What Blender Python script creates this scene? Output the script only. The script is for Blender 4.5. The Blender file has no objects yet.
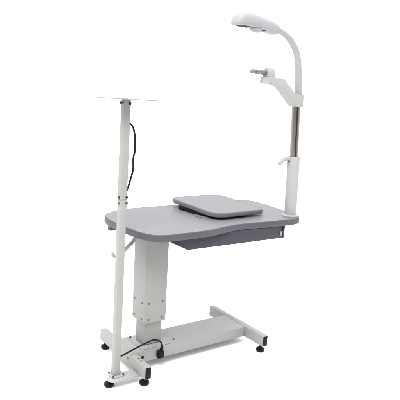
import bpy, bmesh, math, random
from mathutils import Vector, Matrix
random.seed(4)
sc = bpy.context.scene
COL = sc.collection

# ------------------------------------------------------------------ camera
cam_d = bpy.data.cameras.new("camera")
cam = bpy.data.objects.new("camera", cam_d)
COL.objects.link(cam)
YAW, PITCH, ROLL = math.radians(35.4619), math.radians(10.2241), math.radians(3.2996)
d = Vector((math.sin(YAW)*math.cos(PITCH), math.cos(YAW)*math.cos(PITCH), -math.sin(PITCH)))
r = Vector((math.cos(YAW), -math.sin(YAW), 0.0))
u = r.cross(d)
cr, sr = math.cos(ROLL), math.sin(ROLL)
rx, uy = cr*r + sr*u, -sr*r + cr*u
M = Matrix((( rx.x, uy.x, -d.x, -1.0085), (rx.y, uy.y, -d.y, -2.2914), (rx.z, uy.z, -d.z, 1.1239), (0, 0, 0, 1)))
cam.matrix_world = M
cam_d.sensor_width = 36.0
cam_d.lens = 36.0*537.6/400.0
cam_d.clip_start = 0.05
cam_d.clip_end = 200.0
sc.camera = cam

# ------------------------------------------------------------------ studio light
sc.view_settings.view_transform = 'Standard'
sc.view_settings.look = 'None'
sc.view_settings.exposure = 0.0
sc.view_settings.gamma = 1.0
ENV_BACK, ENV_FRONT, ENV_TOP = 1.55, 0.58, 2.80
KEY_W = 105.0
world = bpy.data.worlds.new("World")
sc.world = world
world.use_nodes = True
nt = world.node_tree
nt.nodes.clear()
n_out = nt.nodes.new('ShaderNodeOutputWorld')
n_bg = nt.nodes.new('ShaderNodeBackground')
n_tc = nt.nodes.new('ShaderNodeTexCoord')
n_dot = nt.nodes.new('ShaderNodeVectorMath'); n_dot.operation = 'DOT_PRODUCT'
n_dot.inputs[1].default_value = (math.sin(YAW), math.cos(YAW), 0.0)
n_mr = nt.nodes.new('ShaderNodeMapRange'); n_mr.interpolation_type = 'SMOOTHSTEP'
n_mr.inputs['From Min'].default_value = -0.55
n_mr.inputs['From Max'].default_value = 0.25
n_mr.inputs['To Min'].default_value = ENV_FRONT
n_mr.inputs['To Max'].default_value = ENV_BACK
n_sep = nt.nodes.new('ShaderNodeSeparateXYZ')
n_mz = nt.nodes.new('ShaderNodeMapRange'); n_mz.interpolation_type = 'SMOOTHSTEP'
n_mz.inputs['From Min'].default_value = 0.45
n_mz.inputs['From Max'].default_value = 0.90
n_mz.inputs['To Min'].default_value = 0.0
n_mz.inputs['To Max'].default_value = 1.0
n_mix = nt.nodes.new('ShaderNodeMix'); n_mix.data_type = 'FLOAT'
n_mix.inputs[3].default_value = ENV_TOP
L = nt.links.new
L(n_tc.outputs['Generated'], n_dot.inputs[0])
L(n_tc.outputs['Generated'], n_sep.inputs[0])
L(n_dot.outputs['Value'], n_mr.inputs['Value'])
L(n_sep.outputs['Z'], n_mz.inputs['Value'])
L(n_mz.outputs['Result'], n_mix.inputs[0])
L(n_mr.outputs['Result'], n_mix.inputs[2])
L(n_mix.outputs[0], n_bg.inputs['Strength'])
n_bg.inputs['Color'].default_value = (1.0, 1.0, 1.0, 1)
L(n_bg.outputs[0], n_out.inputs['Surface'])

def area_lamp(name, loc, target, size, power):
    ld = bpy.data.lights.new(name, 'AREA')
    ld.shape = 'SQUARE'; ld.size = size; ld.energy = power
    lo = bpy.data.objects.new(name, ld)
    lo.location = loc
    lo.rotation_euler = (Vector(target) - Vector(loc)).to_track_quat('-Z', 'Y').to_euler()
    COL.objects.link(lo)
    return lo
area_lamp("softbox_lamp", (-1.3, -1.7, 3.3), (0.3, -0.35, 0.5), 1.6, KEY_W)

# ------------------------------------------------------------------ materials
def new_mat(name):
    m = bpy.data.materials.new(name); m.use_nodes = True
    t = m.node_tree
    return m, t, t.nodes['Principled BSDF']

def coat(name, col, rough=0.45, var=0.05, bump=0.04, scale=900.0, metallic=0.0, spec=0.5, vscale=9.0):
    """painted / moulded surface: slow tone drift, fine orange-peel bump, uneven gloss"""
    m, t, b = new_mat(name)
    tc = t.nodes.new('ShaderNodeTexCoord')
    n1 = t.nodes.new('ShaderNodeTexNoise'); n1.inputs['Scale'].default_value = vscale; n1.inputs['Detail'].default_value = 5
    n2 = t.nodes.new('ShaderNodeTexNoise'); n2.inputs['Scale'].default_value = scale; n2.inputs['Detail'].default_value = 2
    cr_ = t.nodes.new('ShaderNodeValToRGB')
    lo = [max(0, c*(1-var)) for c in col]; hi = [min(1, c*(1+var)) for c in col]
    cr_.color_ramp.elements[0].position = 0.3; cr_.color_ramp.elements[0].color = (*lo, 1)
    cr_.color_ramp.elements[1].position = 0.7; cr_.color_ramp.elements[1].color = (*hi, 1)
    rr = t.nodes.new('ShaderNodeMapRange')
    rr.inputs['To Min'].default_value = rough*0.88; rr.inputs['To Max'].default_value = rough*1.12
    bp = t.nodes.new('ShaderNodeBump'); bp.inputs['Strength'].default_value = bump; bp.inputs['Distance'].default_value = 0.001
    t.links.new(tc.outputs['Object'], n1.inputs['Vector']); t.links.new(tc.outputs['Object'], n2.inputs['Vector'])
    t.links.new(n1.outputs['Fac'], cr_.inputs['Fac']); t.links.new(cr_.outputs['Color'], b.inputs['Base Color'])
    t.links.new(n1.outputs['Fac'], rr.inputs['Value']); t.links.new(rr.outputs['Result'], b.inputs['Roughness'])
    t.links.new(n2.outputs['Fac'], bp.inputs['Height']); t.links.new(bp.outputs['Normal'], b.inputs['Normal'])
    b.inputs['Metallic'].default_value = metallic
    b.inputs['Specular IOR Level'].default_value = spec
    return m

def laminate(name, col, rough=0.38):
    """grey laminate: faint long grain streaks and tiny flecks"""
    m, t, b = new_mat(name)
    tc = t.nodes.new('ShaderNodeTexCoord')
    mp = t.nodes.new('ShaderNodeMapping'); mp.inputs['Scale'].default_value = (3.0, 60.0, 3.0)
    n1 = t.nodes.new('ShaderNodeTexNoise'); n1.inputs['Scale'].default_value = 2.2; n1.inputs['Detail'].default_value = 8
    n2 = t.nodes.new('ShaderNodeTexNoise'); n2.inputs['Scale'].default_value = 420.0; n2.inputs['Detail'].default_value = 2
    mixf = t.nodes.new('ShaderNodeMath'); mixf.operation = 'MULTIPLY_ADD'; mixf.inputs[1].default_value = 0.45
    half = t.nodes.new('ShaderNodeMath'); half.operation = 'MULTIPLY'; half.inputs[1].default_value = 0.55
    cr_ = t.nodes.new('ShaderNodeValToRGB')
    cr_.color_ramp.elements[0].position = 0.3; cr_.color_ramp.elements[0].color = (*[c*0.90 for c in col], 1)
    cr_.color_ramp.elements[1].position = 0.7; cr_.color_ramp.elements[1].color = (*[c*1.10 for c in col], 1)
    bp = t.nodes.new('ShaderNodeBump'); bp.inputs['Strength'].default_value = 0.05; bp.inputs['Distance'].default_value = 0.0008
    lk = t.links.new
    lk(tc.outputs['Object'], mp.inputs['Vector']); lk(mp.outputs['Vector'], n1.inputs['Vector'])
    lk(tc.outputs['Object'], n2.inputs['Vector'])
    lk(n1.outputs['Fac'], half.inputs[0]); lk(n2.outputs['Fac'], mixf.inputs[0]); lk(half.outputs[0], mixf.inputs[2])
    lk(mixf.outputs[0], cr_.inputs['Fac']); lk(cr_.outputs['Color'], b.inputs['Base Color'])
    lk(n2.outputs['Fac'], bp.inputs['Height']); lk(bp.outputs['Normal'], b.inputs['Normal'])
    b.inputs['Roughness'].default_value = rough
    return m

def steel(name, col, rough=0.28):
    m, t, b = new_mat(name)
    tc = t.nodes.new('ShaderNodeTexCoord')
    mp = t.nodes.new('ShaderNodeMapping'); mp.inputs['Scale'].default_value = (400.0, 400.0, 6.0)
    n1 = t.nodes.new('ShaderNodeTexNoise'); n1.inputs['Scale'].default_value = 1.0; n1.inputs['Detail'].default_value = 4
    rr = t.nodes.new('ShaderNodeMapRange'); rr.inputs['To Min'].default_value = rough*0.8; rr.inputs['To Max'].default_value = rough*1.3
    t.links.new(tc.outputs['Object'], mp.inputs['Vector']); t.links.new(mp.outputs['Vector'], n1.inputs['Vector'])
    t.links.new(n1.outputs['Fac'], rr.inputs['Value']); t.links.new(rr.outputs['Result'], b.inputs['Roughness'])
    b.inputs['Base Color'].default_value = (*col, 1)
    b.inputs['Metallic'].default_value = 1.0
    return m

MAT = {}
MAT['floor']  = coat('white_floor', (0.965, 0.965, 0.965), 0.7, 0.01, 0.02, spec=0.2, vscale=2)
MAT['paint']  = coat('warm_grey_powder_coat', (0.298, 0.289, 0.276), 0.50, 0.03, 0.14, spec=0.3)
MAT['beam']   = coat('cool_grey_powder_coat', (0.290, 0.289, 0.290), 0.48, 0.03, 0.14, spec=0.3)
MAT['column'] = coat('column_powder_coat', (0.280, 0.273, 0.264), 0.52, 0.03, 0.14, spec=0.3)
MAT['white']  = coat('white_enamel', (0.345, 0.343, 0.338), 0.42, 0.02, 0.03, spec=0.2)
MAT['cool']   = coat('cool_white_plastic', (0.315, 0.320, 0.330), 0.42, 0.02, 0.02, spec=0.2)
MAT['top']    = laminate('grey_laminate', (0.140, 0.145, 0.153), 0.44)
MAT['edge']   = coat('slate_edge_trim', (0.068, 0.068, 0.080), 0.48, 0.04, 0.03, spec=0.3)
MAT['tedge']  = coat('grey_edge_trim', (0.135, 0.135, 0.152), 0.48, 0.04, 0.03, spec=0.3)
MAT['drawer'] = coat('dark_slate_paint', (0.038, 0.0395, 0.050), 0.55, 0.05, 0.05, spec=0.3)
MAT['black']  = coat('black_plastic', (0.005, 0.005, 0.0055), 0.45, 0.1, 0.05, spec=0.14)
MAT['cable']  = coat('black_cable', (0.006, 0.006, 0.0065), 0.5, 0.1, 0.02, spec=0.16)
MAT['bolt']   = coat('dull_steel_bolt', (0.12, 0.115, 0.11), 0.38, 0.1, 0.02, metallic=0.8)
MAT['dbolt']  = coat('dark_steel_bolt', (0.03, 0.025, 0.025), 0.4, 0.1, 0.02, metallic=0.6)
MAT['steel']  = steel('brushed_steel', (0.29, 0.268, 0.245), 0.2)
MAT['rod']    = coat('grey_metal_rod', (0.20, 0.20, 0.205), 0.40, 0.05, 0.02, metallic=0.55)
MAT['under_shade'] = coat('painted_underside_shade', (0.05, 0.05, 0.052), 0.75, 0.05, 0.02, spec=0.08)  # dark colour stands in for shade on the lamp head's underside
MAT['tag']    = coat('pale_latch_plate', (0.24, 0.24, 0.25), 0.4, 0.03, 0.02)
MAT['cream']  = coat('cream_grip', (0.33, 0.315, 0.26), 0.45, 0.03, 0.02)
MAT['lens'], _t, _b = new_mat('frosted_lens')
_b.inputs['Base Color'].default_value = (0.42, 0.43, 0.44, 1); _b.inputs['Roughness'].default_value = 0.35
_b.inputs['Transmission Weight'].default_value = 0.35; _b.inputs['IOR'].default_value = 1.45

# ------------------------------------------------------------------ builders
ROOT_LOC = Vector((0.30, -0.38, 0.0))

def link(name, bm, mat, parent=None, smooth=True, offset=True, angle=35):
    if offset:
        bmesh.ops.translate(bm, verts=bm.verts, vec=-ROOT_LOC)
    bmesh.ops.recalc_face_normals(bm, faces=bm.faces)
    me = bpy.data.meshes.new(name)
    bm.to_mesh(me); bm.free()
    me.materials.append(MAT[mat])
    if smooth:
        for p in me.polygons: p.use_smooth = True
        me.set_sharp_from_angle(angle=math.radians(angle))
    o = bpy.data.objects.new(name, me)
    COL.objects.link(o)
    if parent: o.parent = parent
    return o

def rbox(bm, lo, hi, bev=0.002, seg=2, mtx=None):
    lo, hi = Vector(lo), Vector(hi)
    vs = bmesh.ops.create_cube(bm, size=1.0)['verts']
    c, s = (lo+hi)/2, hi-lo
    for v in vs: v.co = Vector((v.co.x*s.x, v.co.y*s.y, v.co.z*s.z)) + c
    if bev > 0:
        es = list({e for v in vs for e in v.link_edges})
        vs = bmesh.ops.bevel(bm, geom=es, offset=bev, segments=seg, affect='EDGES', profile=0.5, clamp_overlap=True)['verts']
        vs = [v for v in vs if v.is_valid]
    if mtx is not None:
        allv = set(vs)
        for v in list(vs):
            for e in v.link_edges: allv.update(e.verts)
        for v in allv: v.co = mtx @ v.co

def frame_for(t):
    t = t.normalized()
    a = Vector((0, 0, 1)) if abs(t.z) < 0.9 else Vector((1, 0, 0))
    n = t.cross(a).normalized()
    return n, t.cross(n).normalized()

def loft(bm, rings, cap=True):
    prev = None
    allr = []
    for ring in rings:
        vs = [bm.verts.new(p) for p in ring]
        allr.append(vs)
        if prev:
            k = len(vs)
            for i in range(k):
                bm.faces.new((prev[i], prev[(i+1) % k], vs[(i+1) % k], vs[i]))
        prev = vs
    if cap:
        bm.faces.new(allr[0]); bm.faces.new(allr[-1])
    return allr

def tube(bm, pts, rad, seg=20, cap=True):
    """swept round tube; rad is a number or a list"""
    pts = [Vector(p) for p in pts]
    n = None
    rings = []
    for i, p in enumerate(pts):
        t = (pts[min(i+1, len(pts)-1)] - pts[max(i-1, 0)]).normalized()
        if n is None: n, _ = frame_for(t)
        n = (n - t*n.dot(t)).normalized()
        b = t.cross(n)
        rr = rad[i] if isinstance(rad, (list, tuple)) else rad
        rings.append([p + rr*(math.cos(a)*n + math.sin(a)*b) for a in [2*math.pi*k/seg for k in range(seg)]])
    loft(bm, rings, cap)

def lathe(bm, base, axis, prof, seg=32):
    """prof: list of (distance along axis, radius)"""
    base, axis = Vector(base), Vector(axis).normalized()
    n, b = frame_for(axis)
    rings = [[base + axis*h + rr*(math.cos(a)*n + math.sin(a)*b) for a in [2*math.pi*k/seg for k in range(seg)]] for h, rr in prof]
    loft(bm, rings, True)

def spline(pts, per=8, closed=False):
    pts = [Vector(p) for p in pts]
    n = len(pts); out = []
    rng = range(n) if closed else range(n-1)
    for i in rng:
        if closed:
            p0, p1, p2, p3 = pts[(i-1) % n], pts[i], pts[(i+1) % n], pts[(i+2) % n]
        else:
            p0, p1, p2, p3 = pts[max(i-1, 0)], pts[i], pts[i+1], pts[min(i+2, n-1)]
        for k in range(per):
            s = k/per
            out.append(0.5*((2*p1) + (p2-p0)*s + (2*p0-5*p1+4*p2-p3)*s*s + (3*p1-p0-3*p2+p3)*s**3))
    if not closed: out.append(pts[-1])
    return out

def prism(bm, poly, axis, a0, a1, bev=0.0015):
    """poly: outline of (p, q); axis 'y' -> (x,z) extruded in y, axis 'z' -> (x,y) extruded in z"""
    def mk(p, a):
        return Vector((p[0], a, p[1])) if axis == 'y' else (Vector((p[0], p[1], a)) if axis == 'z' else Vector((a, p[0], p[1])))
    A = [bm.verts.new(mk(p, a0)) for p in poly]
    B = [bm.verts.new(mk(p, a1)) for p in poly]
    n = len(poly)
    fa, fb = bm.faces.new(A), bm.faces.new(B)
    for i in range(n):
        bm.faces.new((A[i], A[(i+1) % n], B[(i+1) % n], B[i]))
    if bev > 0:
        es = list(set(fa.edges) | set(fb.edges))
        bmesh.ops.bevel(bm, geom=es, offset=bev, segments=3, affect='EDGES', profile=0.5, clamp_overlap=True)

def round_rect(cx, cy, w, h, rads, ang=0.0, seg=10):
    """rads: bl, br, tr, tl radii"""
    pts = []
    cs = [(-w/2, -h/2, math.pi), (w/2, -h/2, 1.5*math.pi), (w/2, h/2, 0.0), (-w/2, h/2, 0.5*math.pi)]
    for (x, y, a0), rr in zip(cs, rads):
        ox, oy = x - math.copysign(rr, x), y - math.copysign(rr, y)
        for k in range(seg+1):
            a = a0 + k*math.pi/2/seg
            pts.append((ox + rr*math.cos(a), oy + rr*math.sin(a)))
    ca, sa = math.cos(ang), math.sin(ang)
    return [(cx + x*ca - y*sa, cy + x*sa + y*ca) for x, y in pts]

def outward(poly):
    n = len(poly); P = [Vector((p[0], p[1])) for p in poly]
    area = sum(P[i].x*P[(i+1) % n].y - P[(i+1) % n].x*P[i].y for i in range(n))
    out = []
    for i in range(n):
        t = P[(i+1) % n] - P[(i-1) % n]
        nn = Vector((t.y, -t.x)).normalized()
        out.append(nn if area > 0 else -nn)
    return P, out

def slab_and_band(name, bandname, poly, z0, z1, mat_top, mat_edge, parent, band=0.004, tilt=None):
    """panel core plus a rounded edge trim that runs all round it"""
    P, N = outward(poly)
    bm = bmesh.new()
    inner = [(p - nn*band) for p, nn in zip(P, N)]
    prism(bm, [(p.x, p.y) for p in inner], 'z', z0, z1, 0.0006)
    if tilt is not None: bmesh.ops.transform(bm, matrix=tilt, verts=bm.verts)
    core = link(name, bm, mat_top, parent)
    bm = bmesh.new()
    h = z1 - z0
    e = 0.0048
    prof = [(-band+0.0004, z0+0.0006), (-e, z0-0.0004)]
    prof = [(-band - 0.0004, z0 - 0.0006), (-e*0.9, z0 - 0.0006)]
    for k in range(0, 5):
        a = math.pi/2*k/4; prof.append((-e + e*math.sin(a), z0 - 0.0006 + e - e*math.cos(a)))
    for k in range(0, 5):
        a = math.pi/2*k/4; prof.append((-e + e*math.cos(a), z1 + 0.0004 - e + e*math.sin(a)))
    prof += [(-band - 0.0004, z1 + 0.0004), (-band - 0.0004, z1 - 0.003), (-band - 0.0004, z0 + 0.003)]
    rings = [[Vector((p.x + nn.x*o, p.y + nn.y*o, z)) for o, z in prof] for p, nn in zip(P, N)]
    V = [[bm.verts.new(q) for q in ring] for ring in rings]
    m = len(prof)
    for i in range(len(V)):
        a, b_ = V[i], V[(i+1) % len(V)]
        for j in range(m):
            bm.faces.new((a[j], a[(j+1) % m], b_[(j+1) % m], b_[j]))
    if tilt is not None: bmesh.ops.transform(bm, matrix=tilt, verts=bm.verts)
    link(bandname, bm, mat_edge, core)
    return core

def bolt(parent, loc, axis, rad=0.0042, h=0.003, mat='bolt', name='bolt', socket=True):
    bm = bmesh.new()
    lathe(bm, Vector(loc) - Vector(axis).normalized()*0.003, axis,
          [(0, rad*0.6), (0.003, rad*0.98), (0.003 + h*0.45, rad), (0.003 + h*0.9, rad*0.82), (0.003 + h, rad*0.5)] +
          ([(0.003 + h*0.55, rad*0.42)] if socket else []), 16)
    return link(name, bm, mat, parent)

def levelling_foot(parent, x, y, ztop):
    bm = bmesh.new()
    lathe(bm, (x, y, 0.0), (0, 0, 1), [(0, 0.0145), (0.002, 0.0175), (0.006, 0.0195), (0.0125, 0.0195), (0.0150, 0.0182),
          (0.0165, 0.013), (0.0185, 0.0095), (0.0225, 0.009), (0.0235, 0.0052), (ztop, 0.005)], 32)
    return link('levelling_foot', bm, 'black', parent)

# ------------------------------------------------------------------ setting
bm = bmesh.new()
ring = [(0.4 + 4.6*math.cos(2*math.pi*k/96), 0.3 + 4.6*math.sin(2*math.pi*k/96)) for k in range(96)]
f_lo = [bm.verts.new((x, y, -0.03)) for x, y in ring]; f_hi = [bm.verts.new((x, y, 0.0)) for x, y in ring]
bm.faces.new(f_hi); bm.faces.new(f_lo)
for i in range(96): bm.faces.new((f_lo[i], f_lo[(i+1) % 96], f_hi[(i+1) % 96], f_hi[i]))
fl = link('floor', bm, 'floor', None, False, False)
fl['kind'] = 'structure'

# ------------------------------------------------------------------ the table
root = bpy.data.objects.new('instrument_table', None)
root.location = ROOT_LOC
root.empty_display_size = 0.1
COL.objects.link(root)
root['label'] = 'grey-topped medical instrument table on a white H-shaped base with lamp arm and side pole'
root['category'] = 'instrument table'

ZB0, ZB1 = 0.0355, 0.0855         # underside and top of the base tubes
YF, YB = -0.590, -0.172
for bx in (0.0, 0.6172):
    bm = bmesh.new(); rbox(bm, (bx-0.01415, YF, ZB0), (bx+0.01415, YB, ZB1), 0.0022, 3)
    bar = link('foot_bar', bm, 'paint', root)
    for yy, s in ((YF, -1), (YB, 1)):
        bm = bmesh.new()
        rbox(bm, (bx-0.0122, min(yy, yy+s*0.0022)-0.0005, ZB0+0.002), (bx+0.0122, max(yy, yy+s*0.0022)+0.0005, ZB1-0.002), 0.0012, 2)
        link('end_cap', bm, 'black', bar)
    levelling_foot(bar, bx, -0.562, ZB0+0.001)
    levelling_foot(bar, bx, -0.200, ZB0+0.001)
    if bx == 0.0:
        bolt(bar, (-0.01415, -0.444, 0.063), (-1, 0, 0), 0.0042, 0.0015, 'bolt', 'screw')
        for sy in (-0.507, -0.529):
            bm = bmesh.new(); rbox(bm, (bx-0.0065, sy-0.0035, ZB1-0.001), (bx+0.0065, sy+0.0035, ZB1+0.0006), 0.0005, 1)
            link('screw', bm, 'bolt', bar)

# main beam between the two bars
bm = bmesh.new(); rbox(bm, (0.01415, -0.461, ZB0+0.001), (0.60305, -0.298, ZB1-0.0012), 0.003, 3)
beam = link('base_beam', bm, 'beam', root)
bm = bmesh.new(); rbox(bm, (0.050, -0.447, ZB1-0.0012), (0.205, -0.308, ZB1+0.0016), 0.0008, 2)
flange = link('column_flange', bm, 'beam', beam)
for q in ((0.062, -0.318), (0.225, -0.418)):
    bolt(beam, (q[0], q[1], ZB1+(0.003 if q[0] < 0.2 else -0.0012)), (0, 0, 1), 0.0045, 0.004, 'dbolt')
bm = bmesh.new(); lathe(bm, (0.046, -0.4605, 0.0605), (0, -1, 0), [(0, 0.006), (0.002, 0.0062), (0.004, 0.0050), (0.0045, 0.003)], 20)
link('hole_plug', bm, 'black', beam)

# telescopic column
bm = bmesh.new(); rbox(bm, (0.0745, -0.417, ZB1+0.003), (0.1590, -0.343, 0.30), 0.003, 3)
link('inner_column', bm, 'column', root)
bm = bmesh.new()
ox0, ox1, oy0, oy1, oz0, oz1 = 0.0625, 0.1690, -0.433, -0.327, 0.192, 0.591
rbox(bm, (ox0, oy0, oz0), (ox1, oy1, oz1), 0.003, 3)
outer = link('outer_column', bm, 'column', root)
for z in (0.209, 0.281):
    for k in (0.021, 0.087):
        bolt(outer, (ox0+k, oy0, z), (0, -1, 0), 0.0040, 0.0025)
        bolt(outer, (ox0, oy0+k, z), (-1, 0, 0), 0.0040, 0.0025)

# ------------------------------------------------------------------ table top
ZT0, ZT1 = 0.597, 0.624
top_pts = [(-0.012, -0.577), (0.010, -0.601), (0.045, -0.612), (0.112, -0.613), (0.195, -0.612), (0.259, -0.605), (0.310, -0.592),
           (0.360, -0.579), (0.410, -0.570), (0.471, -0.567), (0.545, -0.571), (0.612, -0.575), (0.69, -0.577), (0.752, -0.575),
           (0.795, -0.562), (0.823, -0.533), (0.838, -0.490), (0.848, -0.43), (0.860, -0.33), (0.872, -0.225), (0.868, -0.15),
           (0.845, -0.110), (0.800, -0.099), (0.70, -0.099), (0.55, -0.102), (0.383, -0.104), (0.22, -0.106), (0.13, -0.111), (0.082, -0.122),
           (0.038, -0.147), (0.000, -0.177), (-0.027, -0.212), (-0.042, -0.262), (-0.048, -0.328), (-0.046, -0.40), (-0.040, -0.471), (-0.030, -0.535)]
poly = [(p.x, p.y) for p in spline([(x, y, 0) for x, y in top_pts], 6, True)]
table_top = slab_and_band('tabletop', 'edge_trim', poly, ZT0, ZT1, 'top', 'edge', root)

bm = bmesh.new(); rbox(bm, (0.030, -0.450, 0.591), (0.205, -0.31, ZT0-0.0008), 0.001, 1)
mp_ = link('mounting_bracket', bm, 'white', root)
for q in ((0.042, -0.438), (0.042, -0.33)):
    bolt(mp_, (q[0], q[1], 0.591), (0, 0, -1), 0.0045, 0.004, 'dbolt')
bm = bmesh.new(); rbox(bm, (-0.0365, -0.292, 0.5745), (0.03, -0.268, ZT0-0.0008), 0.002, 2)
link('switch_box', bm, 'edge', root)

# lift lever below the table
lv = spline([(0.050, -0.38, 0.5905), (0.028, -0.38, 0.541+0.006), (0.007, -0.38, 0.528), (-0.013, -0.38, 0.511), (-0.034, -0.38, 0.495), (-0.050, -0.38, 0.486),
             (-0.059, -0.38, 0.489), (-0.064, -0.38, 0.497), (-0.067, -0.38, 0.505)], 6)
bm = bmesh.new()
rings = []
for i, p in enumerate(lv):
    t = (lv[min(i+1, len(lv)-1)] - lv[max(i-1, 0)]).normalized()
    nrm = Vector((-t.z, 0, t.x))
    a, b_ = 0.0028, 0.009
    rings.append([p + nrm*a + Vector((0, b_, 0)), p + nrm*a - Vector((0, b_, 0)), p - nrm*a - Vector((0, b_, 0)), p - nrm*a + Vector((0, b_, 0))])
loft(bm, rings)
lever = link('lift_lever', bm, 'column', root)
bm = bmesh.new(); tube(bm, [(-0.0595, -0.38, 0.490), (-0.064, -0.38, 0.497), (-0.068, -0.38, 0.5065)], [0.006, 0.0075, 0.006], 16)
link('lever_grip', bm, 'cream', lever)

# drawer under the top
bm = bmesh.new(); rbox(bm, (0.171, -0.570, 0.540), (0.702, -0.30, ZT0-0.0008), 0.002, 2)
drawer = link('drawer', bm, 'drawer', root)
bm = bmesh.new(); rbox(bm, (0.6865, -0.5725, 0.5455), (0.6905, -0.5695, 0.594), 0.0006, 1)
link('drawer_corner', bm, 'black', drawer)
bm = bmesh.new()
prism(bm, [(0.672, 0.555), (0.680, 0.552), (0.684, 0.5545), (0.6845, 0.572), (0.671, 0.572)], 'y', -0.5745, -0.5685, 0.0008)
link('drawer_latch', bm, 'tag', drawer)

# ------------------------------------------------------------------ raised tray
TZ1, TTH = 0.660, 0.0205
TC = Vector((0.516, -0.291, 0.0))
poly = round_rect(TC.x, TC.y, 0.300, 0.362, (0.062, 0.034, 0.050, 0.045), math.radians(2.0), 12)
tilt = Matrix.Translation((TC.x, TC.y, TZ1)) @ Matrix.Rotation(math.radians(1.7), 4, 'X') @ Matrix.Translation((-TC.x, -TC.y, -TZ1))
tray = slab_and_band('tray', 'edge_trim', poly, TZ1-TTH, TZ1, 'top', 'tedge', root, 0.004, tilt)
bm = bmesh.new()
arm_pts = [(0.356, -0.215), (0.362, -0.262), (0.364, -0.335), (0.378, -0.392), (0.425, -0.440), (0.54, -0.435), (0.60, -0.40), (0.60, -0.20), (0.57, -0.165), (0.40, -0.165), (0.366, -0.19)]
prism(bm, [(p.x, p.y) for p in spline([(x, y, 0) for x, y in arm_pts], 5, True)], 'z', ZT1+0.0006, ZT1+0.0130, 0.003)
br = link('swivel_bracket', bm, 'black', tray)
bm = bmesh.new(); lathe(bm, (0.389, -0.372, ZT1+0.0005), (0, 0, 1), [(0, 0.043), (0.0010, 0.0435), (0.0018, 0.0430), (0.0022, 0.041)], 48)
link('swivel_base', bm, 'tedge', tray)
bm = bmesh.new(); lathe(bm, (0.50, -0.28, ZT1+0.013), (0, 0, 1), [(0, 0.05), (0.0015, 0.05), (0.0022, 0.045)], 40)
link('pivot_disc', bm, 'black', tray)

# ------------------------------------------------------------------ side pole with its small shelf
PX, PY, PS = -0.0930, -0.4985, 0.0136
bm = bmesh.new()
# base plate: rounded on its left end, running under the left foot bar
plate = []
for k in range(17):
    a = math.pi/2 + math.pi*k/16
    plate.append((-0.112 + 0.0265*math.cos(a), -0.5165 + 0.0265*math.sin(a)))
plate += [(0.0135, -0.543), (0.0135, -0.490)]
prism(bm, plate, 'z', 0.0275, ZB0-0.0006, 0.0012)
pole = None
base_plate = link('base_plate', bm, 'white', root)
levelling_foot(base_plate, -0.1275, -0.5065, 0.028)
bm = bmesh.new()
prism(bm, round_rect(PX, PY+0.002, 0.058, 0.056, (0.020,)*4, 0, 6), 'z', ZB0-0.0006, ZB0+0.0035, 0.001)
link('pole_flange', bm, 'white', base_plate)
for q in ((-0.1155, -0.4775), (-0.0705, -0.4775), (-0.1155, -0.5165), (-0.0705, -0.5165)):
    bolt(base_plate, (q[0], q[1], ZB0+0.0035), (0, 0, 1), 0.0042, 0.0035, 'bolt')
ZJ = 0.7485
bm = bmesh.new(); rbox(bm, (PX-PS, PY-PS, ZB0+0.0035), (PX+PS, PY+PS, ZJ), 0.0022, 3)
lower = link('lower_pole', bm, 'paint', root)
bm = bmesh.new(); rbox(bm, (PX-PS+0.001, PY-PS+0.001, ZJ-0.02), (PX+PS-0.001, PY+PS-0.001, ZJ+0.004), 0.0018, 2)
link('joint_sleeve', bm, 'bolt', lower)
bm = bmesh.new(); rbox(bm, (PX-PS, PY-PS, ZJ+0.0022), (PX+PS, PY+PS, 1.119), 0.0022, 3)
upper = link('upper_pole', bm, 'paint', root)
for (obj_, z, mm) in ((lower, ZJ-0.011, 'bolt'), (upper, ZJ+0.010, 'dbolt')):
    bolt(obj_, (PX-PS, PY-0.004, z), (-1, 0, 0), 0.0050, 0.004, mm)
    bolt(obj_, (PX+0.0115, PY-PS, z), (0, -1, 0), 0.0050, 0.0035, mm)
bolt(lower, (PX+PS, PY, 0.602), (1, 0, 0), 0.0045, 0.003, 'bolt')
# screws that clamp the shelf stem
bm = bmesh.new()
lathe(bm, (PX-PS+0.002, PY-0.006, 1.1085), (-1, 0, 0), [(0, 0.0022), (0.0105, 0.0022), (0.011, 0.0048), (0.0145, 0.0050), (0.016, 0.0035)], 16)
link('clamp_screw', bm, 'dbolt', upper)
bm = bmesh.new()
lathe(bm, (PX+0.0085, PY-PS+0.002, 1.1065), (0, -1, 0), [(0, 0.0022), (0.003, 0.0022), (0.0032, 0.0050), (0.0065, 0.0052), (0.008, 0.0036)], 16)
link('clamp_screw', bm, 'dbolt', upper)
bm = bmesh.new(); rbox(bm, (PX-0.0112, PY-0.0112, 1.104), (PX+0.0112, PY+0.0112, 1.1205), 0.001, 1)
link('shelf_stem', bm, 'dbolt', upper)
bm = bmesh.new()
prism(bm, round_rect(PX+0.006, PY+0.0, 0.172, 0.150, (0.006,)*4, 0, 4), 'z', 1.1206, 1.1244, 0.0008)
shelf = link('shelf_plate', bm, 'paint', root)
bolt(shelf, (PX+0.002, PY, 1.1244), (0, 0, 1), 0.006, 0.003, 'tag')

# lead that loops out of the pole
cab = [(PX+PS-0.006, PY+0.002, 1.040), (PX+PS+0.004, PY+0.002, 1.036), (-0.062, PY, 1.024), (-0.0545, PY, 1.006), (-0.0495, PY, 0.981), (-0.0490, PY, 0.951), (-0.0490, PY-0.002, 0.930), (-0.0530, PY+0.001, 0.905),
       (-0.0525, PY, 0.862), (-0.0600, PY, 0.831), (-0.0675, PY, 0.804), (-0.0745, PY, 0.783), (-0.082, PY, 0.765)]
bm = bmesh.new(); tube(bm, spline(cab, 6), 0.0034, 12)
link('pole_lead', bm, 'cable', upper)

# the pole stands a hair out of true
def lean(o):
    for c_ in [o] + list(o.children):
        for v in c_.data.vertices:
            v.co.x += (v.co.z - 0.50)*0.0080
for o_ in (lower, upper, shelf): lean(o_)

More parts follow.
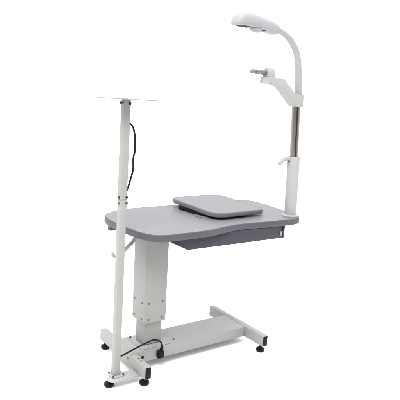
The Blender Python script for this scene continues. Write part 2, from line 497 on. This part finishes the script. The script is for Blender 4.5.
# mains cord from the pole to the socket on the beam
cord = [(PX+PS-0.012, -0.488, 0.1015), (-0.070, -0.486, 0.1035), (-0.046, -0.482, 0.1070), (-0.020, -0.478, 0.1120), (0.010, -0.475, 0.118), (0.047, -0.475, 0.1275), (0.080, -0.476, 0.1350),
        (0.098, -0.477, 0.1335), (0.117, -0.478, 0.1235), (0.1275, -0.479, 0.109), (0.1290, -0.480, 0.098)]
bm = bmesh.new(); tube(bm, spline(cord, 6), 0.0034, 12)
mains = link('power_cord', bm, 'cable', root)
bm = bmesh.new()
rbox(bm, (0.1095, -0.4850, 0.0430), (0.1420, -0.4612, 0.0790), 0.0095, 4)
lathe(bm, (0.1255, -0.4845, 0.0605), (0, -1, 0), [(0, 0.0118), (0.0015, 0.0118), (0.0025, 0.0100), (0.0012, 0.0085)], 24)
for k in range(5):
    lathe(bm, (0.1270+0.0004*k, -0.4785, 0.0815+0.0034*k), (0.1, 0, 1), [(0, 0.0080-0.0005*k), (0.0019, 0.0080-0.0005*k)], 18)
tube(bm, [(0.1255, -0.478, 0.062), (0.1275, -0.4785, 0.080), (0.1288, -0.479, 0.092), (0.1292, -0.480, 0.103)], [0.0088, 0.0075, 0.0062, 0.0042], 18)
link('plug', bm, 'black', mains)

# ------------------------------------------------------------------ lamp post on the right end
pb, pt, ptop = Vector((0.7865, -0.511, ZT1)), Vector((0.7800, -0.508, 0.905)), Vector((0.767, -0.508, 1.145))
ax = (pt-pb).normalized(); ln = (pt-pb).length
bm = bmesh.new()
lathe(bm, pb, ax, [(0.0012, 0.0280), (0.004, 0.0280), (ln-0.003, 0.0278), (ln-0.0008, 0.0268), (ln, 0.0250), (ln, 0.0195), (ln-0.02, 0.0195)], 48)
post = link('lamp_post', bm, 'white', root)
bm = bmesh.new()
lathe(bm, pb+Vector((0, 0, 0.0003)), (0, 0, 1), [(0, 0.0385), (0.0035, 0.0385), (0.0052, 0.0365), (0.0056, 0.0320), (0.0075, 0.0290)], 48)
link('post_flange', bm, 'white', post)
# clamp lever hooked over the left of the post
lvp = spline([(0.776, -0.508, 0.8910), (0.760, -0.508, 0.8930), (0.742, -0.508, 0.8945), (0.724, -0.508, 0.8935), (0.710, -0.508, 0.8880), (0.699, -0.508, 0.8780), (0.691, -0.508, 0.8655)], 6)
bm = bmesh.new(); rings = []
N_ = len(lvp)
for i, p in enumerate(lvp):
    t = (lvp[min(i+1, N_-1)] - lvp[max(i-1, 0)]).normalized()
    w = Vector((0, 1, 0)); w = (w - t*w.dot(t)).normalized(); nrm = t.cross(w)
    s = i/(N_-1)
    k_ = math.sqrt(max(0.04, 1-((s-0.84)/0.16)**2)) if s > 0.84 else 1.0
    hh = (0.0118*(1-s)+0.0092*s)*k_
    ww = 0.0095*k_
    rings.append([p + nrm*hh*math.copysign(abs(math.sin(a))**0.8, math.sin(a)) + w*ww*math.copysign(abs(math.cos(a))**0.8, math.cos(a)) for a in [2*math.pi*k/18 for k in range(18)]])
loft(bm, rings)
clamp = link('clamp_lever', bm, 'white', post)
bm = bmesh.new(); lathe(bm, (0.7425, -0.5150, 0.8845), (-0.2, -1, 0), [(0, 0.0035), (0.0028, 0.0038), (0.0032, 0.002)], 14)
link('clamp_pin', bm, 'dbolt', post)

# steel telescopic tube
ax2 = (ptop-pt).normalized(); l2 = (ptop-pt).length
bm = bmesh.new(); lathe(bm, pt - ax2*0.019, ax2, [(0, 0.0190), (l2+0.019, 0.0190)], 48)
steel_tube = link('steel_tube', bm, 'steel', root)
# dark groove strip on the room side, widened to paint in a reflected stripe
gdir = (Vector((-0.45, -0.89, 0))).normalized()
gdir = (gdir - ax2*gdir.dot(ax2)).normalized(); side = ax2.cross(gdir).normalized()
bm = bmesh.new()
g0 = pt + ax2*0.002 + gdir*0.0182; g1 = ptop - ax2*0.012 + gdir*0.0182
rings = []
for g in (g0, g1):
    rings.append([g + side*0.0030 + gdir*0.0012, g - side*0.0030 + gdir*0.0012, g - side*0.0030 - gdir*0.003, g + side*0.0030 - gdir*0.003])
loft(bm, rings)
link('keyway_reflection', bm, 'dbolt', steel_tube)

# cranked support arm
bm = bmesh.new()
arm_o = [(0.561, 1.222), (0.632, 1.222), (0.641, 1.2195), (0.648, 1.2140), (0.742, 1.1330), (0.7365+0.012, 1.1315), (0.786, 1.1320), (0.786, 1.186), (0.732, 1.186), (0.724, 1.1885), (0.664, 1.2405), (0.656, 1.2465), (0.646, 1.2490), (0.561, 1.2490)]
prism(bm, arm_o, 'y', -0.533, -0.483, 0.0025)
arm = link('support_arm', bm, 'white', root)
bm = bmesh.new()
lug = [(-0.528, 1.2485), (-0.486, 1.2485)]
for k in range(15):
    a = math.pi*k/14
    lug.append((-0.507 + 0.021*math.cos(a), 1.268 + 0.021*math.sin(a)))
prism(bm, lug, 'x', 0.571, 0.606, 0.0025)
link('arm_lug', bm, 'white', arm)
bm = bmesh.new()
lathe(bm, (0.574, -0.507, 1.2675), (-1, 0, 0), [(0, 0.0098), (0.060, 0.0098), (0.0625, 0.0088), (0.063, 0.0060), (0.071, 0.0058), (0.072, 0.0082), (0.079, 0.0090), (0.086, 0.0080), (0.090, 0.0050), (0.0915, 0.002)], 28)
link('holder_rod', bm, 'rod', arm)

# flexible neck
npts = spline([(0.774, -0.508, 1.182), (0.7725, -0.508, 1.20), (0.768, -0.508, 1.24), (0.764, -0.508, 1.275), (0.757, -0.508, 1.318), (0.742, -0.508, 1.362), (0.715, -0.508, 1.400), (0.679, -0.508, 1.428), (0.640, -0.508, 1.443), (0.600, -0.508, 1.449)], 14)
bm = bmesh.new()
rads = []
for i in range(len(npts)):
    s = i/(len(npts)-1)
    base = 0.0155*(1-s) + 0.0120*s
    if s < 0.03: base = 0.0165
    rads.append(base + 0.00022*math.sin(i*2.6))
tube(bm, npts, rads, 24)
link('flexible_neck', bm, 'cool', root)

# lamp head
def head_ring(x, zc, hw, hu, hl, n=36, flat=1.0):
    out = []
    for k in range(n):
        a = 2*math.pi*k/n
        ca, sa = math.cos(a), math.sin(a)
        e = 0.92 if sa > 0 else 0.66
        yy = hw*math.copysign(abs(ca)**e, ca)
        zz = (hu if sa > 0 else hl)*math.copysign(abs(sa)**e, sa)
        out.append(Vector((x + 0.12*zz*flat, -0.508+yy, zc+zz)))
    return out
st = [  # x, centre z, half width, upper, lower
    (0.628, 1.4475, 0.0115, 0.0105, 0.0105), (0.618, 1.4475, 0.0175, 0.0165, 0.0140), (0.602, 1.4485, 0.0250, 0.0235, 0.0170), (0.575, 1.4505, 0.0310, 0.0290, 0.0180),
    (0.530, 1.4535, 0.0345, 0.0340, 0.0180), (0.490, 1.4570, 0.0365, 0.0370, 0.0185), (0.455, 1.4590, 0.0375, 0.0390, 0.0185), (0.435, 1.4600, 0.0375, 0.0395, 0.0190),
    (0.418, 1.4600, 0.0370, 0.0385, 0.0192), (0.405, 1.4595, 0.0360, 0.0355, 0.0190), (0.396, 1.4590, 0.0340, 0.0305, 0.0185), (0.389, 1.4585, 0.0310, 0.0245, 0.0170), (0.3845, 1.4575, 0.0260, 0.0180, 0.0150), (0.382, 1.4565, 0.0180, 0.0105, 0.0105)]
bm = bmesh.new()
loft(bm, [head_ring(*s) for s in st])
head = link('lamp_head', bm, 'cool', root, angle=60)
# dark plate painting in shade under the front half, lens bulb, rear housing bump
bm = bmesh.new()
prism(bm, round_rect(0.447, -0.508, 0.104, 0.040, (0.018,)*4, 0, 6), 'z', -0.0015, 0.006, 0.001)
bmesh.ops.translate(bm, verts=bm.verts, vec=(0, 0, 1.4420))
link('underside_shade_plate', bm, 'under_shade', head)
bm = bmesh.new()
bmesh.ops.create_uvsphere(bm, u_segments=32, v_segments=18, radius=1.0)
bmesh.ops.transform(bm, matrix=Matrix.Translation((0.492, -0.514, 1.4385)) @ Matrix.Diagonal((0.030, 0.024, 0.0165, 1)), verts=bm.verts)
link('lamp_lens', bm, 'lens', head)
bm = bmesh.new()
bmesh.ops.create_uvsphere(bm, u_segments=32, v_segments=18, radius=1.0)
bmesh.ops.transform(bm, matrix=Matrix.Translation((0.572, -0.510, 1.4415)) @ Matrix.Rotation(math.radians(5), 4, 'Y') @ Matrix.Diagonal((0.045, 0.029, 0.0160, 1)), verts=bm.verts)
link('rear_housing', bm, 'cool', head)
bm = bmesh.new(); rbox(bm, (0.522, -0.530, 1.4325), (0.536, -0.490, 1.4385), 0.002, 1)
link('switch', bm, 'dbolt', head)
